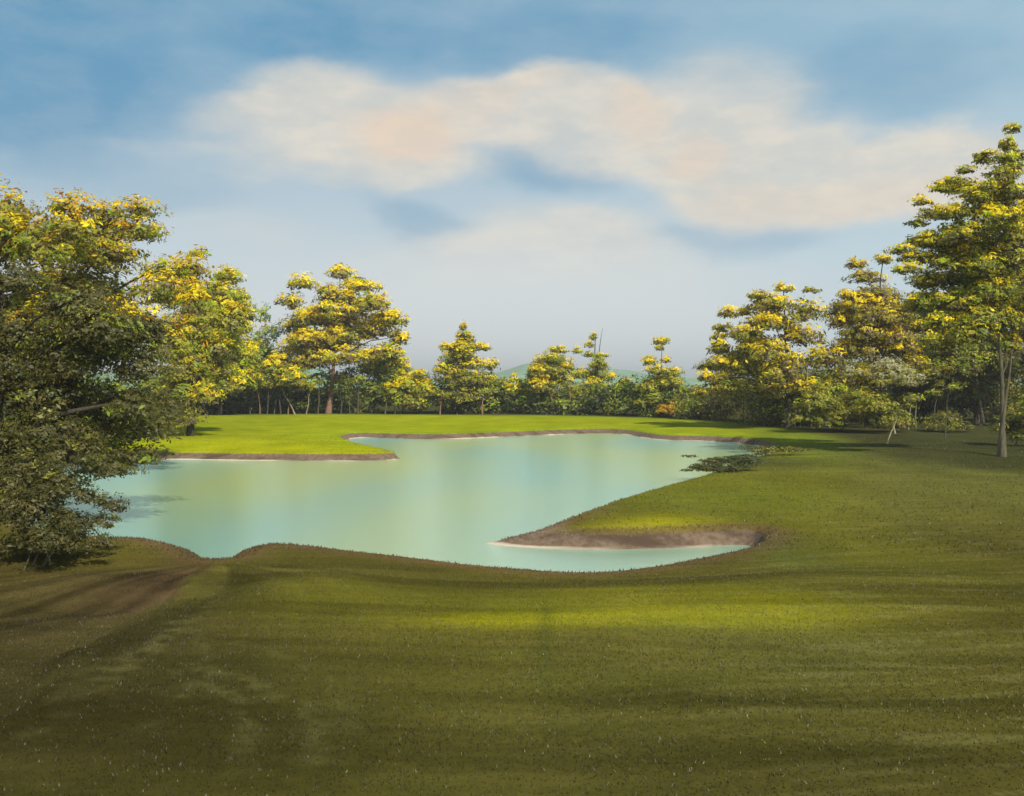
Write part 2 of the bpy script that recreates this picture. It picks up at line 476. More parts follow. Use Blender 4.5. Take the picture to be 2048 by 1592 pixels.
    sw = NZ.fbm((x + 3) * .18, (y - ((x - 2) * .16) ** 2) * 1.1, 3)
    c = c * (1 + (sm(.3, .7, sw) - .5) * .45 * sm(24, 20, r))[:, None]
    a = np.array(at(1092, 1240, .7)); b = np.array(at(1092, 1410, .9))
    k = np.exp(-((x - (a[0] + (b[0] - a[0]) * (y - a[1]) / (b[1] - a[1]))) / .10) ** 2) * sm(b[1] - .3, b[1] + .3, y) * sm(a[1] + .5, a[1], y)
    c = mixc(c, k * .4, (.055, .062, .012))
    # floor of the wood: leaf litter and moss, darkened by painted tree shade
    kw = sm(1.5, -2.5, dw)
    c = mixc(c, kw, (.046, .046, .014))
    c = mixc(c, sm(6, 0, dw) * (1 - kw) * .35 * sm(.34, .26, x / np.maximum(y, 1)), (.09, .15, .012))
    c *= (.78 + .44 * n)[:, None]
    return c


def polar_grid(rs, th):
    R, T = np.meshgrid(rs, th, indexing='ij')
    P = np.stack([np.sin(T) * R, np.cos(T) * R], -1).reshape(-1, 2)
    nr, nt = R.shape
    i = np.arange(nr - 1)[:, None] * nt + np.arange(nt - 1)[None, :]
    f = np.stack([i, i + 1, i + nt + 1, i + nt], -1).reshape(-1, 4)[:, ::-1]
    return P, f


rs = np.concatenate([[.5], np.geomspace(2, 7, 16), np.geomspace(7, 16, 110)[1:], np.geomspace(16, 100, 330)[1:], np.geomspace(100, 170, 50)[1:], np.geomspace(170, 9000, 40)[1:]])
lim = math.radians(33)
th = np.concatenate([np.linspace(-math.pi, -lim, 70)[:-1], np.linspace(-lim, lim, 450), np.linspace(lim, math.pi, 70)[1:]])
P, f = polar_grid(rs, th)
D = sdf(P, pond_s)
DW = sdf(P, wood_poly)
Z = ground_z(P[:, 0], P[:, 1], D)
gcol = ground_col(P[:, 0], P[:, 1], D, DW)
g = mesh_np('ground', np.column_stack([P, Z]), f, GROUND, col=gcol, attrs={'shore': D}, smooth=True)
tag(g, 'lawn and olive turf round the pond with brown cut banks', kind='structure')

# water: one sheet at height 0
wx0, wy0 = pond_s.min(0) - 1.0; wx1, wy1 = pond_s.max(0) + 1.0
gx = np.linspace(wx0, wx1, 40); gy = np.linspace(wy0, wy1, 40)
X, Y = np.meshgrid(gx, gy, indexing='ij')
i = np.arange(39)[:, None] * 40 + np.arange(39)[None, :]
w = mesh_np('pond_water', np.column_stack([X.ravel(), Y.ravel(), np.zeros(X.size)]), np.stack([i, i + 40, i + 41, i + 1], -1).reshape(-1, 4), WATER, smooth=True)
tag(w, 'calm pale green pond between the lawns', kind='structure')

# distant hills
def hills():
    th = np.linspace(-1.2, 1.2, 420); dist = np.linspace(650, 1500, 40)
    T, R = np.meshgrid(th, dist, indexing='ij')
    ridge = .35 + .65 * sm(.0, 1, np.sin((dist - 650) / 850 * math.pi))[None, :]
    prof = 4 + 13 * np.exp(-((T - .02) / .035) ** 2) + 9 * np.exp(-((T - .085) / .05) ** 2) + 26 * np.exp(-((T + .225) / .05) ** 2) + 12 * np.exp(-((T - .35) / .1) ** 2) + 15 * np.exp(-((T + .5) / .15) ** 2)
    H = (prof + 3 * (NZ.fbm(T * 40, R * .01, 3) - .5)) * ridge * np.where(R > 1080, 1.15, 1) + 2.5
    H[:, 0] = -2; H[:, -1] = -2
    nt, nr = T.shape
    i = np.arange(nt - 1)[:, None] * nr + np.arange(nr - 1)[None, :]
    o = mesh_np('hills', np.column_stack([(np.sin(T) * R).ravel(), (np.cos(T) * R).ravel(), H.ravel()]), np.stack([i, i + 1, i + nr + 1, i + nr], -1).reshape(-1, 4), HILL, smooth=True)
    tag(o, 'low blue green hills far behind the trees', kind='structure')
hills()

# ------------------------------------------------------------------ foliage
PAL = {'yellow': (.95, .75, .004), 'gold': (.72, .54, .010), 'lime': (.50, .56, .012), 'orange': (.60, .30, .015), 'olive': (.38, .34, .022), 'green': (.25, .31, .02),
       'dark': (.12, .112, .02), 'brown': (.21, .15, .06), 'sage': (.36, .34, .13), 'teal': (.24, .38, .22), 'pale': (.55, .52, .28), 'deep': (.06, .09, .026), 'moss': (.090, .084, .016), 'fawn': (.17, .14, .035)}


def leaf_quads(C, nrm, ln, wd, tint, down=.5):
    """diamond leaf sprays: centre, facing, half length, half width"""
    n = len(C)
    nrm = nrm / (np.linalg.norm(nrm, axis=1, keepdims=True) + 1e-6)
    u = rng.normal(size=(n, 3)); u[:, 2] = u[:, 2] * .4 - down
    u -= nrm * (u * nrm).sum(1, keepdims=True); u /= np.linalg.norm(u, axis=1, keepdims=True) + 1e-6
    v = np.cross(nrm, u)
    l = (ln * rng.uniform(.6, 1.35, n))[:, None]; w = (wd * rng.uniform(.6, 1.35, n))[:, None]
    V = np.stack([C - u * l, C + v * w - u * l * .1, C + u * l, C - v * w - u * l * .1], 1).reshape(-1, 3)
    Fc = np.arange(4 * n).reshape(n, 4)
    return V, Fc, np.repeat(tint, 4, 0)


def clump(c, rad, n, size, base, tip, amount, jitter=.25, hollow=2.0):
    """leaves of one spray: base = mix of leaf colours, tip = sunlit tops, painted as brighter leaf colours"""
    d = rng.normal(size=(n, 3)); d /= np.linalg.norm(d, axis=1, keepdims=True)
    ns = int(np.clip(n / 45, 5, 40))
    S = rng.normal(size=(ns, 3)); S /= np.linalg.norm(S, axis=1, keepdims=True)      # twigs: their leaves share a tone
    near = (d @ S.T).argmax(1)
    d = d + S[near] * .55; d /= np.linalg.norm(d, axis=1, keepdims=True)
    reach = rng.uniform(.78, 1.18, ns)[near]
    r = rng.random(n) ** (1 / hollow)
    q = d * (r * (reach + rng.normal(0, .07, n)))[:, None]
    q[:, 2] = np.where(q[:, 2] < 0, q[:, 2] * .75, q[:, 2])
    q[:, 2] -= .25 * (q[:, 0] ** 2 + q[:, 1] ** 2)               # sprays hang over at the ends
    C = c + q * rad
    def pick(mix, m):
        names, wts = zip(*mix); wts = np.array(wts, float); wts /= wts.sum()
        cols = np.array([PAL[k] for k in names]); return cols[rng.choice(len(names), m, p=wts)]
    own = rng.random(n) < .35
    t = np.where(own[:, None], pick(base, n), pick(base, ns)[near])
    tc = np.where(own[:, None], pick(tip, n), pick(tip, ns)[near])
    bias = rng.uniform(-.35, .35, ns)[near] + rng.uniform(-.2, .2, n)
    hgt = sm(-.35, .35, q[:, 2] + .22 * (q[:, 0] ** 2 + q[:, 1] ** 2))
    k = (hgt * min(1.2, amount * 1.5) + bias > .5)[:, None] & (amount > 0)  # sun on the spray tops painted in: upper leaves take the brighter mix
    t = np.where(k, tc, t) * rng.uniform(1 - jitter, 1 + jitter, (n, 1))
    nr = d * 1.0 + rng.normal(0, .4, (n, 3)); nr[:, 2] += .45; nr[:, 1] -= .15
    size = size * rng.choice([.6, 1, 1.5], n, p=[.35, .45, .2])
    return leaf_quads(C, nr, size, size * .42, t)


def join(parts):
    V = []; Fs = []; T = []; o = 0
    for v, f_, t in parts:
        V.append(v); Fs.append(f_ + o); T.append(t); o += len(v)
    return np.concatenate(V), np.concatenate(Fs), np.concatenate(T)


def tube(pts, radii, mat, name, parent, origin, seg=8):
    pts = np.array(pts, float); k = len(pts)
    tan = np.gradient(pts, axis=0); tan /= np.linalg.norm(tan, axis=1, keepdims=True) + 1e-9
    ref = np.array([0, 1., 0]) if abs(tan[0][1]) < .8 else np.array([1., 0, 0])
    V = []
    for p, t, r in zip(pts, tan, radii):
        a = np.cross(t, ref); a /= np.linalg.norm(a) + 1e-9; b = np.cross(t, a)
        for s in range(seg):
            an = 2 * math.pi * s / seg
            rr = r * (1 + .08 * math.sin(3 * an + p[2] * 2))
            V.append(p + (a * math.cos(an) + b * math.sin(an)) * rr)
    V.append(pts[-1] + tan[-1] * radii[-1])
    fs = []
    for j in range(k - 1):
        for s in range(seg):
            s2 = (s + 1) % seg
            fs += [(j * seg + s, j * seg + s2, (j + 1) * seg + s2), (j * seg + s, (j + 1) * seg + s2, (j + 1) * seg + s)]
    for s in range(seg): fs.append(((k - 1) * seg + s, (k - 1) * seg + (s + 1) % seg, k * seg))
    return mesh_np(name, V, fs, mat, parent, smooth=True, origin=origin)


def wander(a, b, n, amp):
    a, b = np.array(a, float), np.array(b, float)
    t = np.linspace(0, 1, n)[:, None]
    p = a + (b - a) * t
    w = np.cumsum(rng.normal(0, amp, (n, 3)), 0); w -= w[0]; w -= t * w[-1]
    return p + w


def tree(name, label, cat, base, clumps, D=None, base_mix=(('olive', 3), ('green', 2), ('dark', 2)), lit_mix=(('yellow', 3), ('lime', 2)), amount=.6, size=.16, dens=1.0,
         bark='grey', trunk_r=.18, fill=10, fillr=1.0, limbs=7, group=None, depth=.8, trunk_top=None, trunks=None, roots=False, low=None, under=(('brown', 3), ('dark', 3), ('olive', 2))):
    """base = photo pixel of the trunk's foot; clumps = (px, py, rx, ry[, amount]) of the crown seen in the photo"""
    if D is None: bx, D = at(base[0], base[1], .5)
    bx = (base[0] - CX) / F * D
    s = D / F; size = size * .74
    bz = ztop(bx, D) - .05
    org = (bx, D, bz)
    root = empty(name, org, label, cat, group)
    cl = [(c + (amount,))[:5] for c in clumps]
    xs = np.array([(c[0] - CX) * s for c in cl]); half = max((xs.max() - xs.min()) / 2 + np.mean([c[2] for c in cl]) * s, .3); mid = (xs.max() + xs.min()) / 2
    full = []
    for c in cl:
        x = (c[0] - CX) * s; z = CAMH - (c[1] - HY) * s
        y = D + rng.uniform(-.35, .15) * half * depth
        full.append((np.array([x, y, z]), np.array([c[2] * s, c[2] * s * .85, c[3] * s]), c[4]))
    outer = list(full)
    for _ in range(int(fill * 1.7)):                                         # inner and rear sprays between the outer ones
        a, b = random.sample(range(len(outer)), 2) if len(outer) > 1 else (0, 0)
        t = random.uniform(.2, .8)
        c = outer[a][0] * (1 - t) + outer[b][0] * t
        rr = (outer[a][1] * (1 - t) + outer[b][1] * t) * fillr * random.uniform(.8, 1.1)
        off = 1 - min(1, abs(c[0] - mid) / half) ** 2
        c = c + np.array([0, random.uniform(-.7, .9) * half * depth * math.sqrt(max(off, .05)), -random.uniform(0, .25) * rr[2]])
        full.append((c, rr, outer[a][2] * random.uniform(.3, 1)))
    parts = []
    for c, r, am in full:
        area = (r[0] / size) * (r[2] / size)
        n = int(np.clip(area * 15 * dens, 60, 9000))
        parts.append(clump(c, r, n, size, base_mix, lit_mix, am))
        # shade under the spray, painted as browner and darker leaves
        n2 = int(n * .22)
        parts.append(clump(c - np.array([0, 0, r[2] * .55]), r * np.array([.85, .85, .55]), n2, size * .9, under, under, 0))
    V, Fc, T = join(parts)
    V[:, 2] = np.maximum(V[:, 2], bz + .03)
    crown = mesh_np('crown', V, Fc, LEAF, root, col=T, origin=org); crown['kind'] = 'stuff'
    tops = sorted(full, key=lambda q: -q[0][2])
    feet = trunks or [(base[0], base[1], trunk_top or None)]
    for k, ft in enumerate(feet):
        fx = (ft[0] - CX) * s
        foot = np.array([fx, D + (0 if k == 0 else rng.uniform(-.4, .4)), bz])
        if len(ft) > 2 and ft[2] is not None: top = np.array([(ft[2][0] - CX) * s, D, CAMH - (ft[2][1] - HY) * s])
        else: top = tops[0][0] - np.array([0, 0, tops[0][1][2] * .3])
        h = top[2] - foot[2]
        pts = wander(foot, top, 9, h * .008)
        rr = trunk_r * (1 - np.linspace(0, 1, 9) * .86); rr[0] *= 1.5
        tr = tube(pts, rr, BARK[bark], 'trunk', root, org)
        if k == 0:
            ch = random.sample(full, min(limbs, len(full)))
            for c, r, am in ch:
                t = np.clip((c[2] - foot[2] - r[2]) / max(h, .1) * .8, .18, .93)
                j = t * 8; j0 = int(j); st = pts[j0] * (1 - (j - j0)) + pts[min(j0 + 1, 8)] * (j - j0)
                bp = wander(st, c, 6, h * .008); bp[1:-1, 2] += np.array([.2, .4, .4, .2]) * .08 * h
                b0 = trunk_r * (1 - t * .86) * .55
                b = tube(bp, b0 * (1 - np.linspace(0, 1, 6) * .8), BARK[bark], 'branch', tr, org, 6)
        if roots:
            for a in (-2.7, -2.2, -1.5, -.8, -.3, .5, 2.5):
                e = foot + np.array([math.cos(a) * trunk_r * 4, math.sin(a) * trunk_r * 4, 0]); e[2] = ztop(e[0], e[1]) - .04
                st = foot + np.array([0, 0, trunk_r * 2.6]) + np.array([math.cos(a), math.sin(a), 0]) * trunk_r * .4
                mdp = (st + e) / 2 + np.array([0, 0, -trunk_r * .7])
                tube([st, mdp, e], [trunk_r * .35, trunk_r * .3, trunk_r * .1], BARK[bark], 'root', tr, org, 6)
    return root


random.seed(11); rng = np.random.default_rng(11)
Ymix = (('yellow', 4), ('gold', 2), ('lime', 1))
# ---------------- left bank
tree('autumn_tree', 'tall autumn tree with orange and gold top rising highest over the left bank', 'tree', (110, 905), D=46,
     clumps=[(30, 420, 75, 50, .6), (150, 412, 62, 34, .7), (215, 425, 50, 28, .6), (305, 428, 55, 30, .7), (290, 465, 70, 26, .6), (120, 460, 80, 35, .3), (40, 500, 90, 50, .3), (225, 520, 95, 36, .6),
             (370, 530, 50, 36, .8), (330, 570, 80, 40, .6), (400, 600, 45, 40, .6), (130, 560, 110, 50, .4), (20, 620, 110, 60, .3), (250, 640, 110, 60, .4), (360, 680, 70, 55, .4), (100, 700, 110, 60, .2), (-70, 480, 80, 60, .3), (-80, 620, 90, 90, .3)],
     base_mix=(('olive', 4), ('brown', 2), ('green', 2)), lit_mix=(('gold', 4), ('orange', 2), ('yellow', 1.5)), amount=.6, size=.13, dens=.62, bark='dark', trunk_r=.35, fill=14, limbs=10)
tree('spreading_tree', 'big dark olive tree filling the left edge with boughs over the water', 'tree', (-20, 1010), D=31,
     clumps=[(40, 560, 100, 40, .2), (150, 590, 100, 36, .15), (250, 650, 90, 36, .15), (60, 660, 110, 50, .1), (180, 700, 110, 45, .1), (290, 730, 80, 40, .1), (90, 780, 110, 50, .08), (230, 800, 100, 45, .08),
             (300, 850, 70, 35, .05), (60, 870, 110, 50, .1), (180, 880, 90, 40, .08), (290, 905, 70, 26, .08), (240, 930, 60, 20, .1), (-60, 700, 110, 90, .1), (-80, 900, 100, 80, .1), (320, 660, 50, 30, .15), (20, 950, 90, 50, .05), (120, 960, 70, 40, .05)],
     base_mix=(('moss', 5), ('dark', 3), ('fawn', 2), ('green', .8)), lit_mix=(('sage', 2), ('olive', 3), ('fawn', 2)), size=.085, dens=.6, bark='dark', trunk_r=.32, fill=16, limbs=10, under=(('moss', 4), ('fawn', 1)))
tree('waterside_bush', 'low dark bush with fine sprays hanging over the water behind the left mound', 'bush', (85, 1118), D=21.5,
     clumps=[(60, 930, 70, 40, .1), (130, 960, 60, 34, .1), (190, 985, 40, 22, .1), (40, 1010, 70, 45, .1), (120, 1030, 70, 30, .12), (200, 1040, 44, 20, .15), (215, 1072, 44, 16, .2), (150, 1080, 60, 20, .15), (50, 1080, 60, 30, .15), (-40, 1000, 60, 70, .1), (-30, 1085, 60, 30, .1)],
     base_mix=(('moss', 6), ('dark', 2), ('fawn', 1)), lit_mix=(('sage', 1), ('olive', 2), ('fawn', 2)), size=.05, dens=.5, bark='grey', trunk_r=.018, fill=6, limbs=6, under=(('moss', 4), ('fawn', 1)),
     trunks=[(85, 1118, (150, 930)), (64, 1120, (115, 1030)), (86, 1118, (118, 1085)), (60, 1117, (85, 1040)), (95, 1118, (60, 960))])
tree('olive_tree', 'olive and gold tree stepping down between the tall autumn tree and the bright tree', 'tree', (380, 850), D=72,
     clumps=[(400, 505, 26, 14, .7), (330, 540, 50, 30, .5), (450, 545, 24, 18, .7), (470, 620, 30, 24, .5), (385, 540, 34, 22, .6), (425, 575, 34, 22, .6), (350, 590, 50, 30, .5), (410, 630, 50, 30, .5), (350, 660, 60, 34, .3), (430, 690, 44, 30, .4), (380, 730, 60, 34, .3), (330, 770, 60, 34, .2), (420, 785, 40, 24, .5), (360, 820, 50, 18, .2), (385, 836, 40, 12, .1), (340, 845, 50, 12, .1)],
     base_mix=(('olive', 4), ('green', 2), ('brown', 1)), lit_mix=(('gold', 3), ('lime', 2), ('orange', 1)), size=.17, dens=.8, bark='dark', trunk_r=.2, fill=8)
tree('bright_tree', 'sunlit yellow green tree at the right end of the left tree mass', 'tree', (440, 831),
     clumps=[(460, 552, 34, 20, .8), (475, 590, 26, 20, .9), (450, 600, 60, 40, .6), (470, 650, 46, 30, 1), (440, 700, 70, 50, .5), (490, 700, 36, 26, .9), (450, 760, 60, 34, .5), (400, 640, 70, 60, .3), (390, 760, 70, 50, .3), (495, 750, 26, 26, .7)],
     base_mix=(('green', 4), ('lime', 1.4), ('olive', 2)), lit_mix=(('yellow', 4), ('lime', 2)), size=.26, dens=1, bark='dark', trunk_r=.2, fill=12)
tree('pale_tree', 'faint pale green thin tree in the gap before the yellow oak', 'tree', (535, 829), D=128,
     clumps=[(530, 625, 18, 22, .3), (545, 660, 24, 24, .3), (520, 690, 30, 26, .4), (555, 720, 30, 26, .4), (525, 745, 30, 26, .4)],
     base_mix=(('teal', 2), ('lime', 2), ('green', 1.5)), lit_mix=(('lime', 2), ('gold', 1)), size=.22, dens=.45, trunk_r=.09, fill=3, limbs=4)
# ---------------- the far side of the lawn
tree('yellow_oak', 'broad yellow topped tree with a bare red brown trunk on the far lawn', 'tree', (657, 828), trunk_r=.27, bark='red',
     clumps=[(680, 542, 32, 18, 1), (610, 565, 38, 18, .9), (725, 570, 44, 15, 1), (670, 590, 50, 22, .7), (585, 600, 32, 20, .8), (760, 605, 32, 20, 1), (790, 640, 34, 16, 1), (700, 620, 60, 24, .6), (640, 630, 56, 24, .7), (590, 650, 44, 24, .5),
             (740, 655, 60, 26, .6), (680, 670, 60, 24, .7), (800, 672, 24, 20, .6), (600, 690, 50, 22, .6), (780, 700, 34, 22, .6), (570, 720, 34, 24, .4), (640, 715, 50, 18, .6), (730, 705, 44, 20, .6)],
     base_mix=(('olive', 4), ('brown', 2), ('green', 1.5), ('gold', .8)), lit_mix=Ymix, size=.26, dens=.9, fill=12)
tree('slim_tree', 'slim tree with a bent reddish trunk right behind the broad yellow topped tree', 'tree', (745, 818), D=126, trunk_r=.19, bark='red',
     clumps=[(770, 712, 40, 26, .7), (740, 730, 36, 22, .5), (800, 735, 28, 26, .5), (775, 760, 34, 20, .5)], base_mix=(('green', 3), ('lime', 1.5), ('olive', 2)), lit_mix=Ymix, size=.24, dens=.8, fill=5)
tree('young_tree', 'young light green tree leaning under the left side of the broad yellow topped tree', 'tree', (590, 828), D=119, trunk_r=.08, bark='pale',
     clumps=[(590, 745, 34, 20, .5), (560, 760, 26, 20, .5), (605, 770, 24, 14, .6), (545, 730, 24, 20, .5)], base_mix=(('green', 3), ('olive', 2)), lit_mix=Ymix, size=.24, dens=.8, fill=4, limbs=3)
tree('round_bush', 'rounded lime and yellow bush between the broad tree and the pointed tree', 'bush', (800, 829), D=121, trunk_r=.07,
     clumps=[(840, 745, 20, 12, .7), (825, 760, 34, 20, .6), (800, 775, 36, 24, .4), (850, 775, 30, 22, .5), (785, 795, 20, 16, .7), (830, 800, 34, 20, .2)], base_mix=(('green', 3), ('olive', 3), ('lime', 1)), lit_mix=Ymix, size=.22, dens=.9, fill=4, limbs=3)
tree('pointed_tree', 'pointed yellow green tree with a spire top standing over the dark thicket', 'tree', (926, 829), trunk_r=.14, bark='dark',
     clumps=[(927, 652, 9, 12, .9), (930, 668, 18, 12, .9), (895, 692, 20, 12, .9), (962, 692, 20, 10, 1), (928, 692, 20, 16, .5), (915, 712, 40, 16, .6), (945, 725, 40, 16, .6), (885, 735, 22, 14, .6), (985, 728, 16, 14, .6), (910, 750, 44, 20, .3), (955, 755, 44, 20, .4), (925, 785, 60, 24, .05)],
     base_mix=(('olive', 4), ('dark', 2), ('green', 1), ('lime', .6)), lit_mix=Ymix, size=.2, dens=.9, fill=7, limbs=6)
tree('small_bush', 'small yellow tipped bush in the dip right of the pointed tree', 'bush', (1020, 829), D=124, trunk_r=.05,
     clumps=[(1028, 756, 12, 12, .9), (1005, 772, 20, 16, .4), (1035, 778, 18, 14, .6), (1048, 790, 18, 12, .6), (985, 760, 14, 14, .5)], base_mix=(('green', 3), ('lime', 1.5), ('olive', 1)), lit_mix=Ymix, size=.2, dens=.9, fill=3, limbs=2)
tree('domed_tree', 'domed yellow tree with reddish stems in the middle of the far treeline', 'tree', (1098, 829), trunk_r=.11, bark='red',
     clumps=[(1115, 698, 22, 10, 1), (1095, 715, 30, 14, .8), (1075, 735, 22, 14, .7), (1130, 730, 24, 18, .8), (1105, 745, 34, 16, .6), (1065, 758, 18, 16, .3), (1085, 775, 30, 18, .1), (1125, 760, 26, 16, .5)],
     base_mix=(('olive', 3), ('green', 2), ('dark', 1)), lit_mix=Ymix, size=.2, dens=.95, fill=6, limbs=4, trunks=[(1098, 829, None), (1085, 829, (1080, 760)), (1112, 828, (1118, 750))])
tree('wispy_tree', 'thin wispy tree with a bare forked twig at its tip', 'tree', (1188, 829), D=123, trunk_r=.13, bark='grey',
     clumps=[(1186, 672, 12, 11, .7), (1178, 688, 12, 10, .6), (1155, 700, 14, 9, .7), (1200, 710, 22, 6, .4), (1175, 708, 14, 8, .5), (1195, 730, 24, 14, .6), (1160, 745, 26, 16, .6), (1215, 750, 22, 14, .7), (1185, 765, 34, 16, .5), (1210, 785, 26, 20, .4), (1155, 780, 26, 18, .4)],
     base_mix=(('olive', 3), ('lime', 2), ('green', 2)), lit_mix=Ymix, size=.17, dens=.62, fill=3, limbs=6, trunks=[(1188, 829, (1190, 668)), (1178, 829, (1205, 657)), (1208, 829, (1205, 740))])
tree('low_bush', 'low lime bush between the wispy tree and the spindly tree', 'bush', (1250, 832), D=119, trunk_r=.05,
     clumps=[(1250, 765, 22, 12, .6), (1235, 782, 24, 16, .4), (1268, 780, 22, 16, .4), (1245, 805, 30, 16, .2)], base_mix=(('green', 3), ('lime', 1.5), ('olive', 1)), lit_mix=Ymix, size=.2, dens=.9, fill=3, limbs=2)
tree('spindly_tree', 'spindly tree with a separate tuft of yellow leaves on its top', 'tree', (1322, 834), trunk_r=.11, bark='dark',
     clumps=[(1324, 680, 22, 10, .9), (1318, 694, 12, 8, .5), (1298, 720, 22, 12, .9), (1312, 738, 28, 14, .5), (1348, 742, 22, 12, .8), (1325, 762, 40, 14, .6), (1300, 775, 26, 16, .5), (1352, 775, 22, 16, .3), (1322, 795, 44, 18, .05)],
     base_mix=(('olive', 3), ('green', 2), ('lime', 1)), lit_mix=Ymix, size=.18, dens=.85, fill=4, limbs=5)
tree('orange_bush', 'small orange leaved bush at the lawn edge under the spindly tree', 'bush', (1340, 836), trunk_r=.04,
     clumps=[(1340, 812, 22, 9, .6), (1328, 822, 20, 8, .5), (1352, 822, 18, 8, .5)], base_mix=(('orange', 3), ('gold', 2), ('olive', 1)), lit_mix=(('orange', 2), ('gold', 1)), size=.15, dens=.9, fill=2, limbs=2)
# ---------------- right bank
tree('golden_tree', 'rounded golden tree with tiers of bright yellow, first of the right hand wood', 'tree', (1575, 857), trunk_r=.2, bark='dark',
     clumps=[(1566, 575, 26, 12, 1), (1612, 582, 20, 9, .6), (1510, 592, 32, 11, 1), (1455, 624, 26, 14, 1), (1540, 605, 50, 22, .6), (1610, 620, 44, 26, .3), (1530, 640, 56, 22, .8), (1475, 665, 36, 14, 1), (1440, 685, 22, 14, .9), (1600, 665, 56, 28, .5),
             (1520, 690, 50, 18, .7), (1430, 722, 24, 10, .9), (1490, 730, 60, 26, .3), (1570, 720, 60, 26, .4), (1640, 710, 50, 30, .3), (1405, 752, 22, 14, .9), (1450, 765, 50, 22, .2), (1530, 775, 60, 24, .15), (1610, 770, 60, 26, .2), (1400, 785, 26, 14, .6)],
     base_mix=(('olive', 4), ('brown', 2), ('green', 1), ('gold', .6)), lit_mix=(('yellow', 5), ('gold', 2)), size=.2, dens=.85, fill=12)
tree('bronze_tree', 'bronze and yellow tree between the golden tree and the tallest right tree', 'tree', (1735, 880), D=84, trunk_r=.2, bark='dark',
     clumps=[(1708, 527, 26, 14, 1), (1755, 520, 24, 12, .6), (1735, 550, 44, 18, .6), (1685, 590, 26, 12, 1), (1760, 585, 46, 22, .3), (1710, 610, 46, 22, .6), (1790, 625, 50, 24, .3), (1680, 640, 36, 20, .5), (1740, 655, 60, 26, .3), (1830, 650, 32, 12, .6),
             (1700, 695, 56, 26, .35), (1780, 690, 60, 26, .3), (1820, 720, 44, 26, .3), (1740, 745, 60, 26, .3), (1680, 755, 46, 26, .25)],
     base_mix=(('brown', 3), ('olive', 3), ('gold', 1)), lit_mix=(('yellow', 3), ('gold', 3)), size=.16, dens=.85, fill=12)
tree('background_tree', 'dense olive tree behind the gap between the bronze tree and the tallest tree', 'tree', (1850, 860), D=97, trunk_r=.2, bark='dark',
     clumps=[(1850, 600, 40, 22, .4), (1820, 640, 44, 24, .4), (1880, 640, 44, 24, .3), (1840, 690, 60, 30, .2), (1900, 700, 50, 30, .2), (1830, 750, 60, 30, .2), (1890, 770, 60, 30, .1)],
     base_mix=(('olive', 3), ('green', 2), ('dark', 1)), lit_mix=(('lime', 3), ('yellow', 1)), size=.2, dens=.8, fill=6, limbs=3)
tree('background_tree', 'tall dark olive tree in the wood directly behind the leaning grey trunk', 'tree', (1955, 860), D=92, trunk_r=.2, bark='dark',
     clumps=[(1940, 520, 50, 30, .3), (1980, 560, 50, 30, .3), (1930, 590, 50, 30, .3), (1970, 640, 60, 34, .1), (1930, 700, 60, 34, .05), (1990, 730, 60, 34, .05), (1940, 780, 60, 30, 0)],
     base_mix=(('dark', 3), ('olive', 3), ('green', 1)), lit_mix=(('lime', 3), ('gold', 1)), size=.2, dens=.8, fill=6, limbs=3)
tree('background_tree', 'dark tree at the very right edge behind the tallest tree', 'tree', (2060, 870), D=86, trunk_r=.2, bark='dark',
     clumps=[(2050, 430, 50, 34, .2), (2030, 500, 44, 34, .2), (2080, 520, 60, 40, .2), (2040, 600, 60, 40, .1), (2090, 660, 60, 40, .1), (2040, 710, 60, 40, .05), (2060, 790, 60, 34, 0)],
     base_mix=(('dark', 3), ('olive', 3), ('green', 1)), lit_mix=(('lime', 3), ('gold', 1)), size=.2, dens=.8, fill=6, limbs=3)
tree('tall_tree', 'tallest tree at the right edge, layered yellow green boughs and a forked trunk', 'tree', (2006, 912), trunk_r=.12, bark='grey',
     clumps=[(2004, 266, 20, 12, .9), (2014, 286, 20, 20, .6), (2020, 310, 24, 18, .4), (1965, 308, 30, 8, .8), (2020, 330, 24, 26, .1), (1940, 335, 30, 10, .9), (1985, 350, 40, 20, .5), (1875, 376, 28, 11, 1), (1940, 385, 50, 18, .5), (1838, 404, 24, 10, 1), (1885, 420, 50, 18, .5), (2000, 400, 50, 30, .4),
             (1865, 468, 30, 13, 1), (1930, 450, 56, 22, .6), (2000, 470, 54, 34, .4), (1812, 495, 34, 13, 1), (1880, 510, 50, 18, .5), (1950, 530, 60, 26, .5), (1850, 555, 44, 18, .3), (2010, 560, 44, 34, .3), (1905, 600, 56, 26, .5), (1840, 600, 40, 20, .5), (1800, 540, 34, 14, .6), (1865, 680, 50, 24, .4), (1835, 510, 40, 16, .7), (1980, 620, 50, 34, .3), (1870, 640, 40, 22, .5), (2025, 680, 30, 28, .5), (1920, 660, 40, 18, .3), (2010, 620, 60, 50, .3), (1950, 470, 60, 34, .5), (1960, 580, 60, 36, .4), (2070, 420, 60, 50, .4), (2090, 560, 70, 60, .4)],
     base_mix=(('olive', 4), ('green', 2), ('dark', 1.5), ('lime', .6)), lit_mix=(('yellow', 5), ('gold', 1.5), ('lime', 2)), size=.115, dens=.95, fill=26, limbs=14,
     trunks=[(2006, 915, (2010, 300)), (2004, 790, (2030, 640))])
tree('leaning_tree', 'leaning grey trunk with spread pale roots left of the tallest right tree', 'tree', (1966, 852), trunk_r=.15, bark='grey', roots=True,
     clumps=[(1935, 640, 40, 22, .3), (1900, 690, 50, 26, .4), (1960, 680, 50, 26, .2), (1860, 740, 44, 26, .4), (1890, 760, 40, 20, .3)],
     base_mix=(('olive', 3), ('green', 2), ('dark', 2)), lit_mix=(('lime', 2), ('gold', 1)), size=.15, dens=.7, fill=5, limbs=5, trunks=[(1966, 852, (1932, 640))])
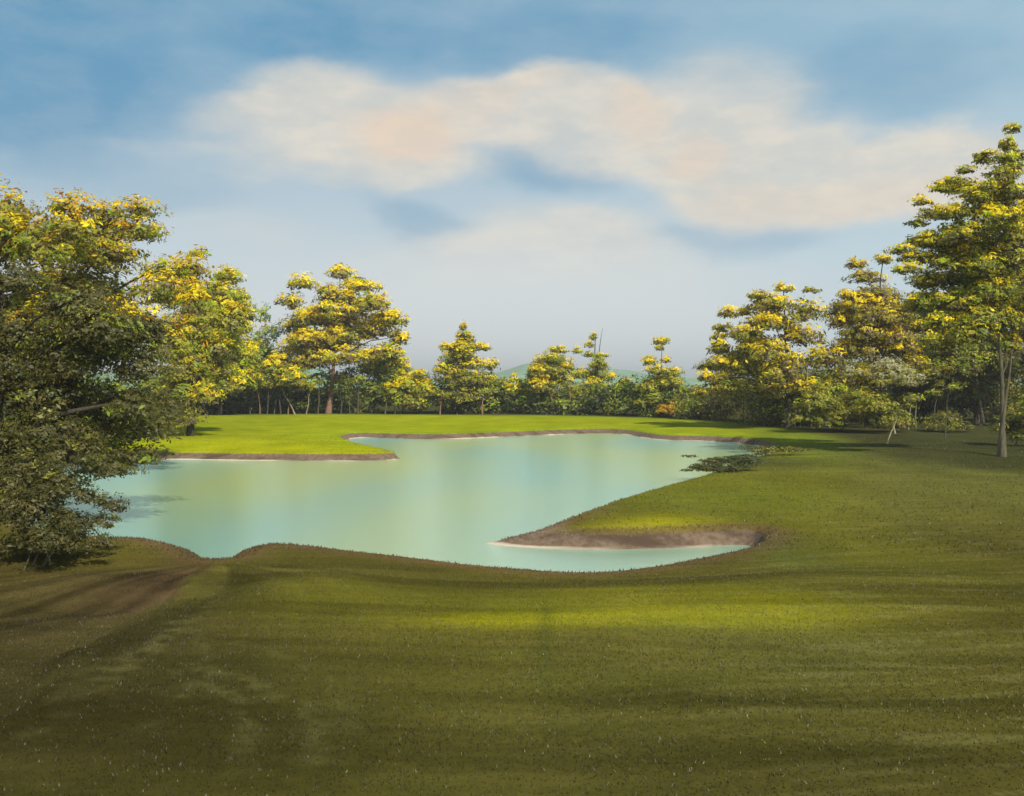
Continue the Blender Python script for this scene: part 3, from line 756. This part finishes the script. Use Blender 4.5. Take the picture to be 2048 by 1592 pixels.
tree('greyleaf_bush', 'pale grey leaved bush under the bronze tree', 'bush', (1790, 868), D=76, trunk_r=.06, bark='pale',
     clumps=[(1780, 730, 36, 22, .8), (1810, 755, 36, 20, .7), (1760, 760, 30, 18, .5), (1700, 745, 20, 16, .4)], base_mix=(('sage', 2), ('olive', 3), ('pale', 1)), lit_mix=(('pale', 3), ('sage', 2)), size=.12, dens=.6, fill=3, limbs=4)
tree('shade_bush', 'broad olive bush filling the wood edge below the bronze tree', 'bush', (1690, 868), D=77, trunk_r=.06, bark='dark',
     clumps=[(1660, 780, 50, 24, .3), (1720, 790, 50, 24, .3), (1620, 800, 44, 24, .15), (1780, 800, 46, 22, .1), (1690, 825, 60, 24, .05), (1740, 835, 44, 18, .05), (1650, 840, 44, 18, .05), (1600, 830, 40, 18, .05), (1800, 840, 44, 20, .05)], base_mix=(('olive', 4), ('green', 2), ('dark', 2)), lit_mix=(('lime', 2), ('gold', 1)), size=.14, dens=.8, fill=4, limbs=4)
tree('ochre_shrub', 'upright ochre shrub of bare shoots under the golden tree', 'shrub', (1535, 851), D=94, trunk_r=.03, bark='pale',
     clumps=[(1520, 805, 9, 18, .6), (1535, 815, 12, 22, .5), (1552, 825, 12, 20, .4)], base_mix=(('gold', 2), ('brown', 2), ('olive', 2)), lit_mix=(('gold', 2), ('orange', 1)), size=.11, dens=.7, fill=2, limbs=3)
tree('pond_shrub', 'dark scrubby shrub sprawling over the water where the right shore narrows', 'shrub', (1450, 938), trunk_r=.02, bark='dark',
     clumps=[(1375, 940, 16, 4, 0), (1400, 932, 24, 8, 0), (1430, 922, 28, 9, 0), (1462, 918, 30, 8, 0), (1420, 936, 30, 6, 0), (1380, 912, 20, 3, 0), (1500, 910, 30, 5, 0), (1465, 934, 34, 8, 0), (1440, 938, 24, 6, 0), (1500, 922, 30, 8, 0)],
     base_mix=(('dark', 3), ('deep', 2)), lit_mix=(('olive', 2),), size=.05, dens=.62, fill=6, limbs=5, depth=.5, under=(('dark', 1), ('brown', 1)))

tree('bank_shrub', 'low dark shrub on the narrow neck of turf behind the scrubby pond shrub', 'shrub', (1545, 908), trunk_r=.02, bark='dark',
     clumps=[(1545, 897, 40, 8, 0), (1500, 893, 34, 5, 0), (1590, 898, 40, 7, 0.1), (1520, 904, 30, 5, 0)],
     base_mix=(('dark', 3), ('deep', 2), ('olive', 1)), lit_mix=(('olive', 2),), size=.07, dens=.35, fill=2, limbs=3, depth=.6)
tree('shade_bush', 'dark brushy bush between the leaning trunk and the tallest tree at the right edge', 'bush', (2030, 880), D=60, trunk_r=.03, bark='dark',
     clumps=[(2035, 840, 30, 20, .1), (2060, 800, 40, 30, .1), (1990, 850, 30, 14, .05), (2050, 870, 40, 14, 0)],
     base_mix=(('dark', 3), ('olive', 2), ('green', 1)), lit_mix=(('lime', 2),), size=.11, dens=.6, fill=3, limbs=3)
tree('shade_bush', 'small dark bush on the shaded ground left of the leaning grey trunk', 'bush', (1895, 872), D=78, trunk_r=.03, bark='dark',
     clumps=[(1895, 835, 34, 18, .1), (1925, 850, 26, 12, .05), (1865, 850, 30, 12, .05)],
     base_mix=(('dark', 3), ('olive', 2), ('green', 1)), lit_mix=(('lime', 2),), size=.11, dens=.6, fill=2, limbs=3)

# ---------------- slender saplings at the wood's edge
ORD = ['first', 'second', 'third', 'fourth', 'fifth', 'sixth', 'seventh', 'eighth']
TONE = {'grey': 'grey', 'dark': 'dark brown', 'red': 'reddish', 'pale': 'pale'}
COUNT = {}


def sapling(px, py, top, lean, bark, D, label, group, leaf=True):
    k = COUNT.get(label, 0); COUNT[label] = k + 1
    label = label.format(n=ORD[k], tone=TONE[bark])
    s = D / F
    bx = (px - CX) * s; bz = ztop(bx, D) - .05
    r = empty('sapling', (bx, D, bz), label, 'sapling', group)
    topz = CAMH - (top - HY) * s
    pts = wander((bx, D, bz), (bx + lean * s, D + rng.uniform(-.5, .5), topz), 6, .05)
    tube(pts, np.linspace(.085, .03, 6) * rng.uniform(.7, 1.25) * D / 120, BARK[bark], 'trunk', r, (bx, D, bz), 6)
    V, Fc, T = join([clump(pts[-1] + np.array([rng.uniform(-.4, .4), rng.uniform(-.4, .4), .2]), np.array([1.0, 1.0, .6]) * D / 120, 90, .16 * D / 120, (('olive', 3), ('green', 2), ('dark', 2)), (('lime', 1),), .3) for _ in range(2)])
    o = mesh_np('crown', V, Fc, LEAF, r, col=T, origin=(bx, D, bz)); o['kind'] = 'stuff'


G1 = 'thin saplings along the far wood edge'
for px, top, lean, bk in ((470, 775, 2, 'grey'), (484, 780, -3, 'dark'), (500, 770, 3, 'grey'), (520, 772, -2, 'red'), (534, 770, 4, 'dark'), (548, 765, 5, 'grey'), (562, 768, -3, 'dark'), (576, 772, 6, 'red')):
    sapling(px, 829, top, lean, bk, 119.5 + rng.uniform(-1, 2), 'thin {tone} sapling, {n} from the left under the bright yellow green tree', G1)
for px, top, lean, bk in ((612, 770, 8, 'pale'), (636, 765, 2, 'grey')):
    sapling(px, 829, top, lean, bk, 119 + rng.uniform(-1, 1), 'thin {tone} sapling, {n} from the left of the pair beside the bare red brown trunk', G1)
for px, top, lean, bk in ((682, 765, 3, 'dark'), (700, 770, -2, 'grey'), (716, 762, 3, 'grey'), (770, 775, 4, 'grey'), (790, 780, -4, 'dark')):
    sapling(px, 829, top, lean, bk, 119.5 + rng.uniform(-1, 2), 'thin {tone} sapling, {n} to the right of the bare red brown trunk', G1)
for px, top, lean, bk in ((880, 790, 2, 'red'), (965, 785, 3, 'red'), (1142, 780, -2, 'red'), (1160, 785, 2, 'dark'), (1290, 790, 1, 'red')):
    sapling(px, 830, top, lean, bk, 119 + rng.uniform(-1, 1), 'short {tone} sapling, {n} from the left before the dark thicket of the middle treeline', G1)
for px, py, top, lean, bk in ((1452, 843, 775, 4, 'grey'), (1487, 848, 780, -3, 'dark'), (1512, 850, 770, 4, 'pale'), (1590, 856, 790, 3, 'pale'), (1600, 856, 780, -4, 'grey'), (1622, 860, 770, 3, 'grey')):
    sapling(px, py, top, lean, bk, at(px, py, .5)[1] + 2, 'thin {tone} sapling, {n} from the left under the golden tree', G1)
for px, py, top, lean, bk in ((1775, 892, 830, 26, 'pale'), (1817, 862, 800, 5, 'pale'), (1831, 860, 800, -3, 'pale'), (1868, 858, 790, 3, 'grey'), (1890, 880, 780, 3, 'grey')):
    sapling(px, py, top, lean, bk, at(px, py, .5)[1] + 2, 'thin {tone} sapling, {n} from the left in the shade before the leaning grey trunk', G1)

# ---------------- the dark thicket behind: one mass nobody could count
parts = []
tpx = np.array([p_[0] for p_ in wood_px])
for k in range(640):
    px0 = rng.uniform(-360, 1420) if k < 360 else rng.uniform(1420, 2230)
    p = np.array([np.interp(px0, tpx, thick[:, 0]), np.interp(px0, tpx, thick[:, 1])])
    back = rng.uniform(4.5, 11) if px0 < 1500 else rng.uniform(2, 9)
    q = p + p / np.linalg.norm(p) * back
    D_ = q[1]
    px = q[0] / D_ * F + CX
    if px < -420 or px > 2250: continue
    h = (3.6 if px > 850 else 5.2) + .6 * math.sin(px * .021) + rng.uniform(-.6, .4)
    if px > 1420: h = 4.9 + rng.uniform(0, 1.5) + 2.2 * max(0, min(1, (px - 1620) / 250))
    if px < 430: h = 5
    zc = rng.uniform(.12, .85) * h
    mixx = (('deep', 3), ('dark', 2), ('green', 2), ('olive', 1)) if px < 1400 else (('dark', 3), ('olive', 2), ('brown', 1))
    sz = .2 if px < 1400 else .15
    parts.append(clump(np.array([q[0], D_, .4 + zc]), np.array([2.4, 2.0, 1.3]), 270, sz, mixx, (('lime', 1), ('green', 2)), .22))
V, Fc, T = join(parts); V[:, 2] = np.maximum(V[:, 2], .3)
o = mesh_np('undergrowth', V, Fc, LEAF, None, col=T)
tag(o, 'dark green thicket behind the far lawn', 'undergrowth', None, 'stuff')

# ---------------- turf blades on the near bank, tufts farther out and along the lip of every bank
def blades(P2, hlo, hhi, wlo, whi, dry_k):
    d_ = sdf(P2, pond_s); ok = d_ > .25
    P2, d_ = P2[ok], d_[ok]; w_ = sdf(P2, wood_poly)
    z_ = ground_z(P2[:, 0], P2[:, 1], d_)
    n = len(P2)
    c_ = ground_col(P2[:, 0], P2[:, 1], np.maximum(d_, .6), w_) * rng.uniform(1.0, 1.4, (n, 1))
    dry = rng.random(n) < dry_k * (.002 + .07 * sm(-2, 7, P2[:, 0]) * sm(.4, .65, NZ.fbm(P2[:, 0] * .7, P2[:, 1] * 1.5, 3)))
    c_[dry] = np.array((.30, .29, .12)) * rng.uniform(.6, 1.2, (dry.sum(), 1))
    an = rng.uniform(0, math.pi, n)
    h_ = rng.uniform(hlo, hhi, n) * (.7 + .6 * NZ.fbm(P2[:, 0] * 1.2, P2[:, 1] * 1.2, 3))
    wv = np.column_stack([np.cos(an), np.sin(an), np.zeros(n)]) * rng.uniform(wlo, whi, (n, 1))
    foot = np.column_stack([P2, z_ - .004]); tip = foot + np.column_stack([rng.normal(0, .4, n) * h_, rng.normal(0, .4, n) * h_, h_])
    return np.stack([foot - wv, foot + wv, tip], 1).reshape(-1, 3), np.arange(3 * n).reshape(n, 3), np.repeat(c_, 3, 0)


n = 300000
r = np.sqrt(rng.uniform(6.2 ** 2, 27 ** 2, n)); a = rng.uniform(-.50, .50, n)
keep = rng.random(n) < np.clip(13 / r, .25, 1)
near_P = np.column_stack([np.sin(a) * r, np.cos(a) * r])[keep]
n = 60000
r = rng.uniform(24, 75, n); a = rng.uniform(-.50, .50, n)
mid_P = np.column_stack([np.sin(a) * r, np.cos(a) * r])
seg = rng.integers(0, len(pond_s), 36000); t_ = rng.random((36000, 1))
rim_P = pond_s[seg] * (1 - t_) + np.roll(pond_s, -1, 0)[seg] * t_
cen = pond_s.mean(0)
rim_P = rim_P + rng.normal(0, .45, rim_P.shape)
rd = sdf(rim_P, pond_s); rim_P = rim_P[(rd > .28) & (rd < .75)]
V, Fc, T = join([blades(near_P, .01, .032, .004, .010, 1.0), blades(mid_P, .02, .06, .012, .03, .6), blades(rim_P, .015, .055, .008, .018, .3)])
o = mesh_np('grass', V, Fc, LEAF, None, col=T)
tag(o, 'short olive grass of the near bank and tufts on the bank lips', 'grass', None, 'stuff')

# ---------------- the air between here and the hills
def haze():
    m, t, o = new_mat('air')
    v = t.node('ShaderNodeVolumePrincipled'); v.inputs['Color'].default_value = (.95, .96, .95, 1); v.inputs['Density'].default_value = .00045
    v.inputs['Anisotropy'].default_value = .1
    t.l.new(v.outputs[0], o.inputs['Volume'])
    x, y0, y1, z0, z1 = 9500, -9500, 9500, -3, 60
    V = [(sx, sy, sz) for sz in (z0, z1) for sy in (y0, y1) for sx in (-x, x)]
    f = [(0, 2, 3, 1), (4, 5, 7, 6), (0, 1, 5, 4), (2, 6, 7, 3), (0, 4, 6, 2), (1, 3, 7, 5)]
    tag(mesh_np('haze', V, f, m), kind='stuff')
haze()
